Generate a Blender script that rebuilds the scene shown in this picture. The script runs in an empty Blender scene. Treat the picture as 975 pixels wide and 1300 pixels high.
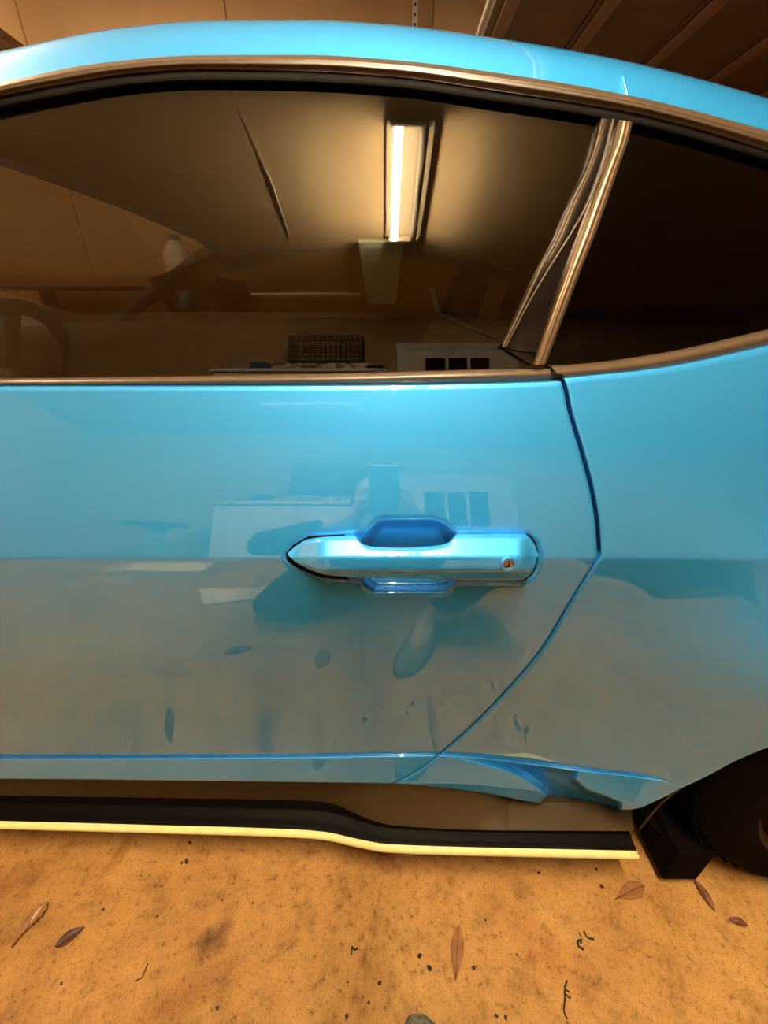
import bpy, bmesh, math, random
import numpy as np
from mathutils import Vector, Matrix
random.seed(4)
SC = bpy.context.scene
COL = SC.collection
PI = math.pi

# ------------------------------------------------------------------ camera, world, exposure
F, CX, CY = 500.0, 487.5, 650.0                       # focal length in pixels of a 975x1300 frame
PITCH = math.radians(27.0)
CAM = np.array((0.0, -0.39, 1.045))
cd_ = bpy.data.cameras.new('camera'); cam = bpy.data.objects.new('camera', cd_); COL.objects.link(cam)
cam.location = CAM; cam.rotation_euler = (PI/2 - PITCH, 0, 0)
cd_.sensor_fit = 'VERTICAL'; cd_.sensor_height = 36.0; cd_.lens = 36.0*F/1300.0
cd_.clip_start = 0.01; cd_.clip_end = 60
SC.camera = cam
w = bpy.data.worlds.new('night'); SC.world = w; w.use_nodes = True
w.node_tree.nodes['Background'].inputs[0].default_value = (0.05, 0.045, 0.04, 1)
w.node_tree.nodes['Background'].inputs[1].default_value = 0.12
SC.view_settings.view_transform = 'Standard'; SC.view_settings.look = 'None'
SC.view_settings.gamma = 1.0; SC.view_settings.use_curve_mapping = False
SC.view_settings.exposure = 0.36
LAMP_COL = (1.0, 0.85, 0.62); TUBE_POWER = 620.0; FILL_POWER = 390.0

# ------------------------------------------------------------------ geometry helpers
cp, sp = math.cos(PITCH), math.sin(PITCH)
FWD = np.array((0, cp, -sp)); UPV = np.array((0, sp, cp)); RGT = np.array((1.0, 0, 0))
def rays(px, py):
    px = np.asarray(px, float); py = np.asarray(py, float)
    return FWD + RGT*((px-CX)/F)[..., None] + UPV*((CY-py)/F)[..., None]
def proj(p):
    d = np.asarray(p, float) - CAM; q = d @ FWD
    return CX + F*d[..., 0]/q, CY - F*(d @ UPV)/q
def table(kn, lo, hi, n=900, z0=0.0, y0=0.0):
    zs = np.linspace(lo, hi, n); t = np.tan(np.radians(np.interp(zs, [k[0] for k in kn], [k[1] for k in kn])))
    ys = np.concatenate([[0], np.cumsum((t[1:]+t[:-1])/2*(zs[1]-zs[0]))])
    return zs, ys + y0 - np.interp(z0, zs, ys)
# lean of the door skin (degrees from upright) by height above the shoulder crease, and of the side glass by height
BZ, BY = table([(-.7,-3),(-.45,-4.5),(-.35,-8),(-.24,-10),(-.05,-4),(-.0015,-1),(.0015,18),(.06,20.5),(.09,21.5),(.19,23.5),(.3,30)], -.7, .4)
GZ, GY = table([(.9,8.5),(.975,9.3),(1.012,11.3),(1.046,13.5),(1.075,16.3),(1.11,20.3),(1.22,28),(1.25,31),(1.3,40)], .85, 1.36, z0=.975, y0=.09)
def ss(a, b, x):
    t = np.clip((np.asarray(x, float)-a)/(b-a), 0, 1); return t*t*t*(t*(6*t-15)+10)
TCR = math.tan(PITCH + math.atan((709-650)/F))
def flare(x, zr): return -.108*ss(.25, .68, x)*(1-.95*ss(-.22, .10, zr))
def zc(x): return CAM[2] - (.39 + .03*x*x + flare(x, 0))*TCR
def fb(x, z):
    zr = z - zc(x); return np.interp(zr, BZ, BY) + .03*x*x + flare(x, zr)
def fg(x, z): return np.interp(z, GZ, GY) + .05*x*x
def hit(px, py, f):
    d = rays(px, py); sh = d.shape[:-1]; a = np.full(sh, .05); b = np.full(sh, .05); done = np.zeros(sh, bool)
    def g(t):
        P = CAM + d*t[..., None]; return P[..., 1] - f(P[..., 0], P[..., 2])
    for k in range(150):
        nb = np.where(done, b, b+.02); a = np.where(done, a, b); b = nb; done = done | (g(b) >= 0)
        if done.all(): break
    for _ in range(32):
        m = (a+b)/2; lo = g(m) < 0; a = np.where(lo, m, a); b = np.where(lo, b, m)
    return CAM + d*((a+b)/2)[..., None]
def hit_z(px, py, z):
    d = rays(px, py); return CAM + d*((z-CAM[2])/d[..., 2])[..., None]
class Cv:                                              # monotone cubic through points (t, value)
    def __init__(s, pts):
        s.x = np.array([p[0] for p in pts], float); s.y = np.array([p[1] for p in pts], float)
        h = np.diff(s.x); dl = np.diff(s.y)/h; m = np.zeros(len(s.x)); m[0] = dl[0]; m[-1] = dl[-1]
        for i in range(1, len(m)-1):
            if dl[i-1]*dl[i] > 0:
                w1 = 2*h[i]+h[i-1]; w2 = h[i]+2*h[i-1]; m[i] = (w1+w2)/(w1/dl[i-1]+w2/dl[i])
        s.m = m; s.h = h
    def __call__(s, q):
        q = np.asarray(q, float); i = np.clip(np.searchsorted(s.x, q)-1, 0, len(s.h)-1)
        h = s.h[i]; t = (q-s.x[i])/h; tt = np.clip(t, 0, 1)
        v = (2*tt**3-3*tt**2+1)*s.y[i] + (tt**3-2*tt**2+tt)*h*s.m[i] + (-2*tt**3+3*tt**2)*s.y[i+1] + (tt**3-tt**2)*h*s.m[i+1]
        return v + np.where(t < 0, t*h*s.m[i], 0) + np.where(t > 1, (t-1)*h*s.m[i+1], 0)
def smooth_line(pts, n):                               # Catmull-Rom polyline, n samples
    P = np.array(pts, float); d = np.concatenate([[0], np.cumsum(np.linalg.norm(np.diff(P, axis=0), axis=1))]); t = np.linspace(0, d[-1], n)
    return np.stack([Cv(list(zip(d, P[:, k])))(t) for k in range(P.shape[1])], -1)

def link(name, verts, faces, mat=None, parent=None, smooth=True, loc=None):
    me = bpy.data.meshes.new(name); me.from_pydata([tuple(map(float, v)) for v in verts], [], faces); me.update()
    if mat: me.materials.append(mat)
    if smooth: me.polygons.foreach_set('use_smooth', [True]*len(me.polygons))
    o = bpy.data.objects.new(name, me); COL.objects.link(o)
    if parent: o.parent = parent
    if loc is not None: o.location = loc
    return o
def shell(name, G, th, mat, parent=None, roll=0.0012, back=True, thdir=(0, 1, 0)):
    """closed sheet from a grid G[row, col, 3] facing the street; th = thickness along thdir"""
    G = np.array(G, float); n, m = G.shape[:2]; td = np.array(thdir, float)
    if roll:
        e = np.zeros((n, m)); e[0] = e[-1] = 1; e[:, 0] = e[:, -1] = 1; G = G + e[..., None]*td*roll
    V = [p for p in G.reshape(-1, 3)]; Fc = []
    ix = lambda i, j: i*m+j
    for i in range(n-1):
        for j in range(m-1): Fc.append((ix(i, j), ix(i+1, j), ix(i+1, j+1), ix(i, j+1)))
    ring = [(0, j) for j in range(m-1, 0, -1)] + [(i, 0) for i in range(n-1)] + [(n-1, j) for j in range(m-1)] + [(i, m-1) for i in range(n-1, 0, -1)]
    b0 = len(V)
    for (i, j) in ring: V.append(G[i, j])
    b1 = len(V)
    for (i, j) in ring: V.append(G[i, j]+td*th)
    L = len(ring)
    for k in range(L):
        q = (k+1) % L; Fc.append((b0+q, b0+k, b1+k, b1+q))
    if back:
        o = len(V); V += [p+td*th for p in G.reshape(-1, 3)]
        for i in range(n-1):
            for j in range(m-1): Fc.append((o+ix(i, j), o+ix(i, j+1), o+ix(i+1, j+1), o+ix(i+1, j)))
    return link(name, V, Fc, mat, parent)
def band(name, A, B, n, m, f, mat, parent, rise=.004, prof=None, th=.008, push=0.0):
    """strip between two traced edges A and B lying on surface f, raised with a rounded profile"""
    a = smooth_line(A, n); b = smooth_line(B, n); v = np.linspace(0, 1, m)
    if prof is None: prof = lambda q: (1-np.abs(2*q-1)**3)
    G = []
    for q in v:
        p = a*(1-q)+b*q; o_ = push - rise*prof(q); G.append(hit(p[:, 0], p[:, 1], lambda x, z: f(x, z)+o_))
    G = np.array(G)
    return shell(name, G, th+rise, mat, parent, roll=0)
class MB:
    def __init__(s): s.v = []; s.f = []
    def add(s, V, Fc):
        o = len(s.v); s.v += [tuple(map(float, p)) for p in V]; s.f += [tuple(o+i for i in q) for q in Fc]; return s
    def box(s, c, d, rot=None, bev=0.0):
        x, y, z = [q/2 for q in d]
        V = [Vector((i*x, j*y, k*z)) for k in (-1, 1) for j in (-1, 1) for i in (-1, 1)]
        Fc = [(0,2,3,1),(4,5,7,6),(0,1,5,4),(2,6,7,3),(0,4,6,2),(1,3,7,5)]
        if bev > 0:
            bm = bmesh.new(); vs = [bm.verts.new(p) for p in V]
            for q in Fc: bm.faces.new([vs[i] for i in q])
            bmesh.ops.bevel(bm, geom=bm.edges[:], offset=bev, segments=2, profile=.5, affect='EDGES')
            bm.verts.index_update(); V = [v.co.copy() for v in bm.verts]; Fc = [tuple(v.index for v in f.verts) for f in bm.faces]; bm.free()
        if rot is not None: V = [rot @ p for p in V]
        return s.add([p+Vector(c) for p in V], Fc)
    def bar(s, a, b, r, seg=6, r2=None, caps=True):
        a = Vector(a); b = Vector(b); r2 = r if r2 is None else r2; q = (b-a).to_track_quat('Z', 'Y')
        V = []
        for (p, rr) in ((a, r), (b, r2)):
            for k in range(seg): V.append(p + q @ Vector((rr*math.cos(2*PI*k/seg), rr*math.sin(2*PI*k/seg), 0)))
        Fc = [(k, (k+1) % seg, seg+(k+1) % seg, seg+k) for k in range(seg)]
        if caps: Fc += [tuple(range(seg-1, -1, -1)), tuple(range(seg, 2*seg))]
        return s.add(V, Fc)
    def tube(s, pts, r, seg=6):
        pts = [Vector(p) for p in pts]; n = len(pts); rr = r if hasattr(r, '__len__') else [r]*n; V = []
        for i, p in enumerate(pts):
            d = (pts[min(i+1, n-1)]-pts[max(i-1, 0)]).normalized(); q = d.to_track_quat('Z', 'Y')
            for k in range(seg): V.append(p + q @ Vector((rr[i]*math.cos(2*PI*k/seg), rr[i]*math.sin(2*PI*k/seg), 0)))
        Fc = [(i*seg+k, i*seg+(k+1) % seg, (i+1)*seg+(k+1) % seg, (i+1)*seg+k) for i in range(n-1) for k in range(seg)]
        Fc += [tuple(range(seg-1, -1, -1)), tuple((n-1)*seg+k for k in range(seg))]
        return s.add(V, Fc)
    def lathe(s, prof, c=(0, 0, 0), axis='Z', seg=32):
        V = []; n = len(prof)
        for (r, h) in prof:
            for k in range(seg):
                a = 2*PI*k/seg; p = (r*math.cos(a), r*math.sin(a), h)
                if axis == 'Y': p = (p[0], p[2], -p[1])
                V.append((p[0]+c[0], p[1]+c[1], p[2]+c[2]))
        Fc = [(i*seg+k, i*seg+(k+1) % seg, (i+1)*seg+(k+1) % seg, (i+1)*seg+k) for i in range(n-1) for k in range(seg)]
        Fc += [tuple(range(seg-1, -1, -1)), tuple((n-1)*seg+k for k in range(seg))]
        return s.add(V, Fc)
    def build(s, name, mat, parent=None, smooth=False, loc=None): return link(name, s.v, s.f, mat, parent, smooth, loc)
def tag(o, label, cat, group=None, kind=None):
    o['label'] = label
    if cat: o['category'] = cat
    if group: o['group'] = group
    if kind: o['kind'] = kind
    return o
def empty(name, loc=(0, 0, 0), rz=0.0):
    o = bpy.data.objects.new(name, None); COL.objects.link(o); o.location = loc; o.rotation_euler = (0, 0, rz); o.empty_display_size = .05; return o
def structure(o): o['kind'] = 'structure'; return o
def autosmooth(o, ang=35):
    me = o.data; me.polygons.foreach_set('use_smooth', [True]*len(me.polygons))
    bm = bmesh.new(); bm.from_mesh(me); c = math.radians(ang)
    for e in bm.edges:
        if len(e.link_faces) != 2 or e.calc_face_angle(0) > c: e.smooth = False
    bm.to_mesh(me); bm.free(); return o

# ------------------------------------------------------------------ materials
def mat(name, col, rough=.5, metal=0.0, coat=0.0, spec=.5, noise=None, bump=None, trans=0.0, emit=None):
    m = bpy.data.materials.new(name); m.use_nodes = True; nt = m.node_tree; b = nt.nodes['Principled BSDF']
    b.inputs['Base Color'].default_value = (*col, 1); b.inputs['Roughness'].default_value = rough; b.inputs['Metallic'].default_value = metal
    b.inputs['Coat Weight'].default_value = coat; b.inputs['Coat Roughness'].default_value = .02; b.inputs['Specular IOR Level'].default_value = spec
    if trans: b.inputs['Transmission Weight'].default_value = trans
    if emit: b.inputs['Emission Color'].default_value = (*emit[0], 1); b.inputs['Emission Strength'].default_value = emit[1]
    if noise or bump:
        tc = nt.nodes.new('ShaderNodeTexCoord')
    if noise:                                          # (scale, second colour, low, high)
        nz = nt.nodes.new('ShaderNodeTexNoise'); nz.inputs['Scale'].default_value = noise[0]; nz.inputs['Detail'].default_value = 6
        rp = nt.nodes.new('ShaderNodeValToRGB'); rp.color_ramp.elements[0].position = noise[2]; rp.color_ramp.elements[1].position = noise[3]
        rp.color_ramp.elements[0].color = (*noise[1], 1); rp.color_ramp.elements[1].color = (*col, 1)
        nt.links.new(tc.outputs['Object'], nz.inputs['Vector']); nt.links.new(nz.outputs['Fac'], rp.inputs['Fac']); nt.links.new(rp.outputs['Color'], b.inputs['Base Color'])
    if bump:                                           # (scale, strength, distance)
        n2 = nt.nodes.new('ShaderNodeTexNoise'); n2.inputs['Scale'].default_value = bump[0]; n2.inputs['Detail'].default_value = 5
        bp = nt.nodes.new('ShaderNodeBump'); bp.inputs['Strength'].default_value = bump[1]; bp.inputs['Distance'].default_value = bump[2]
        nt.links.new(tc.outputs['Object'], n2.inputs['Vector']); nt.links.new(n2.outputs['Fac'], bp.inputs['Height']); nt.links.new(bp.outputs['Normal'], b.inputs['Normal'])
    return m
def glass(name, tint, refl=1.0, ior=1.5):
    m = bpy.data.materials.new(name); m.use_nodes = True; nt = m.node_tree; nt.nodes.clear()
    o = nt.nodes.new('ShaderNodeOutputMaterial'); mx = nt.nodes.new('ShaderNodeMixShader'); fr = nt.nodes.new('ShaderNodeFresnel')
    ge = nt.nodes.new('ShaderNodeNewGeometry'); mr = nt.nodes.new('ShaderNodeMapRange'); mr.inputs[3].default_value = ior; mr.inputs[4].default_value = 1/ior   # rays pass straight, so no total reflection at the back face
    nt.links.new(ge.outputs['Backfacing'], mr.inputs[0]); nt.links.new(mr.outputs[0], fr.inputs[0])
    t = nt.nodes.new('ShaderNodeBsdfTransparent'); t.inputs[0].default_value = (*tint, 1)
    g = nt.nodes.new('ShaderNodeBsdfGlossy'); g.inputs['Roughness'].default_value = .0; g.inputs['Color'].default_value = (refl, refl, refl, 1)
    nt.links.new(fr.outputs[0], mx.inputs[0]); nt.links.new(t.outputs[0], mx.inputs[1]); nt.links.new(g.outputs[0], mx.inputs[2]); nt.links.new(mx.outputs[0], o.inputs[0])
    return m
def paint():
    m = mat('blue_paint', (.028, .365, .80), rough=.55, metal=.60, coat=1.0); nt = m.node_tree; b = nt.nodes['Principled BSDF']
    b.inputs['Coat IOR'].default_value = 2.05; b.inputs['Coat Roughness'].default_value = .012
    return m
def concrete():
    m = bpy.data.materials.new('concrete'); m.use_nodes = True; nt = m.node_tree; b = nt.nodes['Principled BSDF']; L = nt.links.new
    tc = nt.nodes.new('ShaderNodeTexCoord'); b.inputs['Roughness'].default_value = .75
    def noise(s, det, ro=.6):
        n = nt.nodes.new('ShaderNodeTexNoise'); n.inputs['Scale'].default_value = s; n.inputs['Detail'].default_value = det; n.inputs['Roughness'].default_value = ro
        L(tc.outputs['Object'], n.inputs['Vector']); return n.outputs['Fac']
    def ramp(fac, *st):
        r = nt.nodes.new('ShaderNodeValToRGB'); e = r.color_ramp.elements; e[0].position, e[0].color = st[0][0], (*st[0][1], 1); e[1].position, e[1].color = st[-1][0], (*st[-1][1], 1)
        for p, c in st[1:-1]:
            q = e.new(p); q.color = (*c, 1)
        L(fac, r.inputs[0]); return r.outputs[0]
    def mul(a, c, fac=1.0):
        x = nt.nodes.new('ShaderNodeMix'); x.data_type = 'RGBA'; x.blend_type = 'MULTIPLY'; x.inputs[0].default_value = fac
        L(a, x.inputs[6]); L(c, x.inputs[7]); return x.outputs[2]
    base = ramp(noise(2.2, 6), (.28, (.31, .140, .030)), (.5, (.425, .205, .045)), (.72, (.52, .272, .067)))
    c = mul(base, ramp(noise(17, 8, .7), (.3, (.58, .50, .40)), (.48, (1, 1, 1)), (.75, (1.16, 1.18, 1.22))))
    c = mul(c, ramp(noise(70, 4, .7), (.30, (.45, .35, .27)), (.43, (.96, .96, .96)), (.8, (1.12, 1.12, 1.12))))
    c = mul(c, ramp(noise(230, 3, .8), (.30, (.5, .4, .32)), (.46, (1, 1, 1)), (.9, (1.10, 1.10, 1.10))))
    # old oil marks with their own place and shape on the slab
    def stain(cx, cy, sx, sy, rot, depth):
        mp = nt.nodes.new('ShaderNodeMapping'); mp.vector_type = 'TEXTURE'; mp.inputs['Location'].default_value = (cx, cy, 0); mp.inputs['Rotation'].default_value = (0, 0, rot); mp.inputs['Scale'].default_value = (sx, sy, 1)
        L(tc.outputs['Object'], mp.inputs[0])
        nz = nt.nodes.new('ShaderNodeTexNoise'); nz.inputs['Scale'].default_value = 30; L(tc.outputs['Object'], nz.inputs[0])
        ad = nt.nodes.new('ShaderNodeVectorMath'); ad.operation = 'MULTIPLY_ADD'; L(nz.outputs['Color'], ad.inputs[0]); ad.inputs[1].default_value = (1.2, 1.2, 0); L(mp.outputs[0], ad.inputs[2])
        sb = nt.nodes.new('ShaderNodeVectorMath'); sb.operation = 'SUBTRACT'; L(ad.outputs[0], sb.inputs[0]); sb.inputs[1].default_value = (.6, .6, 0)
        ln = nt.nodes.new('ShaderNodeVectorMath'); ln.operation = 'LENGTH'; L(sb.outputs[0], ln.inputs[0])
        return ramp(ln.outputs['Value'], (.1, (depth, depth*.85, depth*.7)), (1.0, (1, 1, 1)))
    for a in STAINS: c = mul(c, stain(*a))
    L(c, b.inputs['Base Color'])
    bp = nt.nodes.new('ShaderNodeBump'); bp.inputs['Strength'].default_value = .35; bp.inputs['Distance'].default_value = .004; L(noise(60, 8, .75), bp.inputs['Height']); L(bp.outputs[0], b.inputs['Normal'])
    return m
def fl(px, py): return hit_z(px, py, 0.0)
s1 = fl(268, 1192); s2 = fl(30, 1130); s3 = fl(150, 1085)
STAINS = [(s1[0], s1[1], .050, .030, .9, .30), (s2[0]-.05, s2[1], .09, .05, .3, .72), (s3[0], s3[1], .05, .02, 1.2, .75), (-.35, -.17, .1, .03, .4, .8), (.30, -.12, .1, .05, -.7, .86)]
M = {}
M['paint'] = paint()
M['concrete'] = concrete()
M['black'] = mat('black_plastic', (.005, .004, .003), rough=.7, spec=.08)
M['gloss_black'] = mat('gloss_black', (.006, .005, .005), rough=.12, coat=.5)
M['skirt'] = mat('skirt_black', (.0025, .0018, .0012), rough=.55, spec=.06)
M['rocker'] = mat('rocker_black', (.055, .035, .013), rough=.5, spec=.3)
M['bronze'] = mat('satin_moulding', (.085, .055, .030), rough=.36)
M['strip'] = mat('satin_strip', (.24, .16, .085), rough=.3, metal=.6)
M['yellow'] = mat('yellow_edge', (.90, .80, .34), rough=.45, noise=(40, (.82, .70, .26), .3, .6))
M['rubber'] = mat('rubber', (.0035, .002, .0015), rough=.9, spec=.04, bump=(120, .2, .001))
M['rim'] = mat('dark_rim', (.012, .007, .004), rough=.5, spec=.2)
M['steel'] = mat('steel', (.45, .42, .38), rough=.35, metal=1.0)
M['brass'] = mat('brass_key_face', (.62, .30, .12), rough=.35, metal=.8)
M['chrome'] = mat('chrome', (.7, .75, .78), rough=.12, metal=1.0)
M['cabin'] = mat('cabin_black', (.014, .011, .009), rough=.7)
M['cabin_mid'] = mat('cabin_grey', (.05, .042, .034), rough=.7)
M['headliner'] = mat('headliner', (.035, .028, .02), rough=.9)
M['tint'] = glass('tinted_glass', (.44, .40, .33), ior=1.72)
M['dark_tint'] = glass('dark_tinted_glass', (.15, .13, .11), ior=1.4)
M['far_tint'] = glass('far_tinted_glass', (.42, .40, .34), ior=1.3)
M['clear'] = glass('clear_glass', (.85, .87, .84))
M['drywall'] = mat('tan_drywall', (.58, .37, .18), rough=.9, noise=(3.0, (.51, .32, .15), .35, .65), bump=(90, .15, .002))
M['ceil'] = mat('ceiling_drywall', (.60, .41, .20), rough=.9, noise=(2.0, (.53, .355, .165), .35, .65), bump=(80, .2, .002))
M['wood'] = mat('brown_panel', (.14, .068, .028), rough=.55, noise=(5, (.10, .048, .020), .3, .7))
M['wood_rib'] = mat('brown_rib', (.25, .13, .058), rough=.5, noise=(9, (.18, .09, .04), .3, .7))
M['pale'] = mat('pale_vinyl', (.75, .66, .50), rough=.5)
M['white'] = mat('white_enamel', (.72, .68, .60), rough=.35, noise=(6, (.66, .61, .53), .3, .6))
M['reflector'] = mat('white_reflector', (.42, .33, .20), rough=.5)
M['tube'] = mat('lit_tube', (1, .9, .7), emit=(LAMP_COL, TUBE_POWER))
M['fill_tube'] = mat('added_fill_tube', (1, .9, .7), emit=(LAMP_COL, FILL_POWER))
M['zinc'] = mat('zinc_strap', (.55, .47, .36), rough=.45, metal=.6)
M['leaf'] = mat('dry_leaf', (.22, .075, .018), rough=.6, noise=(40, (.12, .035, .008), .35, .65))
M['leaf_dark'] = mat('dark_dry_leaf', (.10, .030, .012), rough=.55, noise=(50, (.06, .018, .007), .35, .65))
M['leaf_light'] = mat('light_dry_leaf', (.36, .15, .04), rough=.6, noise=(40, (.24, .085, .02), .35, .65))
M['twig'] = mat('black_twig', (.018, .008, .005), rough=.7)
M['card'] = mat('pale_card', (.80, .66, .48), rough=.8, noise=(14, (.70, .55, .38), .3, .6))
M['wire'] = mat('black_wire', (.012, .011, .010), rough=.4)
M['felt'] = mat('grey_felt', (.30, .27, .20), rough=.95, noise=(200, (.08, .07, .05), .3, .7), bump=(260, .8, .003))
M['sole'] = mat('dark_sole', (.02, .02, .02), rough=.8)
M['skin'] = mat('skin', (.55, .30, .19), rough=.5)
M['navy'] = mat('navy_cloth', (.012, .020, .035), rough=.9, noise=(60, (.008, .014, .026), .3, .7))
M['denim'] = mat('dark_denim', (.014, .022, .036), rough=.9, noise=(80, (.010, .014, .024), .3, .7))
M['hair'] = mat('dark_hair', (.02, .012, .007), rough=.6, bump=(150, .6, .004))
M['eye'] = mat('eye_white', (.7, .68, .64), rough=.2)
M['lip'] = mat('lip', (.40, .15, .11), rough=.5)
M['cloth_a'] = mat('patterned_cloth', (.70, .58, .42), rough=.9, noise=(14, (.22, .10, .05), .42, .55))
M['cloth_b'] = mat('blue_cloth', (.05, .10, .16), rough=.9)
M['grey'] = mat('grey_plastic', (.30, .27, .22), rough=.6)
M['green'] = mat('pale_green_board', (.80, .84, .58), rough=.8)

# ------------------------------------------------------------------ the room
X0, X1, Y0, Y1, H = -3.4, 4.0, -3.20, 3.0, 2.75
structure(MB().box(((X0+X1)/2+.5, (Y0+Y1)/2, -.05), (X1-X0+2.0, Y1-Y0+.4, .1)).build('floor', M['concrete']))
structure(MB().box(((X0+X1)/2, (Y0+Y1)/2, H+.04), (X1-X0+.2, Y1-Y0+.4, .08)).build('ceiling', M['ceil']))
def wall(name, c, d):
    return structure(MB().box(c, d).build(name, M['drywall']))
wf = wall('wall_far', ((X0+X1)/2, Y1+.07, H/2), (X1-X0+.2, .1, H))
sheet = None; sx = -.93-1.22*2
edges = [X0] + [sx+1.22*k for k in range(7) if X0 < sx+1.22*k < X1] + [X1]
for a, b in zip(edges[:-1], edges[1:]):
    MB().box(((a+b)/2, Y1+.012, H/2), (b-a-.006, .016, H-.01), bev=.003).build('drywall_sheet', M['drywall'], wf)
wn = wall('wall_near', ((X0+X1)/2, Y0-.07, H/2), (X1-X0+.2, .1, H))
wl = wall('wall_left', (X0-.05, (Y0+Y1)/2, H/2), (.1, Y1-Y0, H))
wr = structure(MB().box((X1+.05, (Y0-2.3)/2, H/2), (.1, -2.3-Y0, H)).box((X1+.05, (2.75+Y1)/2, H/2), (.1, Y1-2.75, H)).box((X1+.05, .22, (2.2+H)/2), (.1, 5.1, H-2.2)).build('wall_right', M['drywall']))

# raised overhead door, its sections hang flat under the ceiling
gd = empty('overhead_garage_door', (.47, 1.49, 2.2))
tag(gd, 'dark brown overhead garage door raised flat under the ceiling at upper right', 'garage door')
dw = 2.88
lx = [0.0, .41, .85, 1.28, 1.72, 2.16, 2.6, 3.05]
for k, (a, b) in enumerate(zip(lx[:-1], lx[1:])):
    MB().box(((a+b)/2, 0, .0), (b-a-.008, dw, .035), bev=.004).build('door_section', M['wood'], gd)
    MB().box((a+.055, 0, -.026), (.06, dw, .016), bev=.004).build('stiffener', M['wood_rib'], gd)
for dx in (0.0, .022):
    MB().box((-.012-dx, 0, -.004), (.010, dw, .022), bev=.003).build('edge_seal', M['pale'], gd)
for k, yy in enumerate((dw/2+.03,)):
    MB().box((1.5, yy, .0), (3.4, .02, .05)).build('track', M['zinc'], gd)
for xx in (.3, 1.7):
    for yy in (dw/2+.03,): MB().box((xx, yy, .29), (.035, .006, .53)).build('hanger', M['zinc'], gd)

# perforated strap by the far wall
p = CAM + rays(527, 10)*((2.92-CAM[1])/rays(527, 10)[1])
st = empty('hanging_strap', (p[0], 2.92, 1.7))
tag(st, 'perforated pale metal strap hanging against the tan far wall above the car roof', 'metal strap')
def strap_mesh():
    m = MB(); wid, hh, hole = .030, .04, .010
    for k in range(26):
        z = k*hh
        m.box((-wid/2+.004, 0, z+hh/2), (.008, .003, hh)); m.box((wid/2-.004, 0, z+hh/2), (.008, .003, hh)); m.box((0, 0, z+.007), (wid-.016, .003, .018)); m.box((0, 0, z+.035), (wid-.016, .003, .010))
    return m
strap_mesh().build('slotted_strip', M['pale'], st); MB().box((0, .010, .52), (.026, .004, 1.03)).build('backing', M['wood'], st)

# dark timber bracket at upper left
p = CAM + rays(5, 47)*((2.6-CAM[1])/rays(5, 47)[1])
sb = tag(MB().box((0, 0, 0), (.5, .5, .045), bev=.004).build('timber_shelf', M['wood'], loc=(p[0]-.235, 2.745, p[2])), 'dark brown timber shelf end on the tan wall at upper left', 'shelf')
MB().box((.05, .2, -.13), (.04, .06, .22)).build('bracket', M['wood_rib'], sb)

# fluorescent fixture over the space beside the car
def ceiling_light(name, c, L, mt, label):
    e = empty(name, c); tag(e, label, 'ceiling light', None)
    MB().box((0, 0, -.010), (.20, L, .020), bev=.004).build('housing', M['reflector'], e)
    V = [(-.10, -.020), (-.085, -.024), (-.03, -.030), (0, -.026), (.03, -.030), (.085, -.024), (.10, -.020)]
    vs = [(x, y, z) for y in (-L/2, L/2) for (x, z) in V]
    link('reflector', vs, [(i, i+1, 8+i, 7+i) for i in range(6)], M['reflector'], e, smooth=False)
    for s in (-1, 1): MB().box((0, s*(L/2-.012), -.070), (.17, .024, .070), bev=.004).build('end_cap', M['reflector'], e)
    MB().bar((-.052, -L/2+.03, -.095), (-.052, L/2-.03, -.095), .0175, 14).build('lit_tube', mt, e, smooth=True)
    MB().bar((.055, -L/2+.03, -.095), (.055, L/2-.03, -.095), .0175, 14).build('unlit_tube', M['reflector'], e, smooth=True)
    return e
ceiling_light('fluorescent_light', (.11, -.72, H), 1.04, M['tube'], 'long white fluorescent ceiling light with one lit tube, mirrored in the door window')
ceiling_light('fluorescent_light', (-1.9, .9, H), 1.22, M['fill_tube'], 'added fluorescent ceiling light, unseen above the front of the blue car, brightening the far wall')  # added fill light out of view, lifts the far wall and ceiling

# ------------------------------------------------------------------ the car
car = empty('car', (0, 0, 0)); tag(car, 'bright blue two-door coupe parked on the tan concrete garage floor', 'car')
TOP = Cv([(-400,494),(0,492),(350,491),(500,490),(690,485.5),(714,484)])
RTOP = Cv([(700,483),(720,480.5),(831,469),(975,440),(1150,395),(1450,300)])
SHUT = Cv([(470,699),(479,713),(525,725),(576,740),(627,753),(670,759.5),(706,761.5)])
SHUT2 = Cv([(706,761.5),(721,752),(764,725),(823,689),(870,650),(955,562),(985,520),(997,496)])
def shut(py): return np.where(np.asarray(py) < 706, SHUT(py), SHUT2(py))
GRV = Cv([(-400,963),(0,961),(350,959.5),(555,957),(600,959),(660,966),(740,976),(838,989),(864,999),(900,1010)])
BOT = Cv([(-400,989),(0,990),(300,993),(497,996),(560,1001),(620,1009),(680,1020),(740,1027),(790,1029),(800,1029),(840,1014),(864,1001),(888,990),(940,963),(975,949),(1040,930),(1120,922),(1230,930),(1330,938),(1450,940)])
HTOP = [(365,704),(374,696),(391,686.5),(420,683),(449,681.6),(461,692.5),(472,695.6),(515,697),(558,694),(570,690),(582,680),(625,679.5),(667,680),(677,688),(683,704)]
HBOT = [(365,704),(379,716),(418,730.5),(470,734),(558,735),(620,737),(660,736.5),(675,727),(683,704)]
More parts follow.
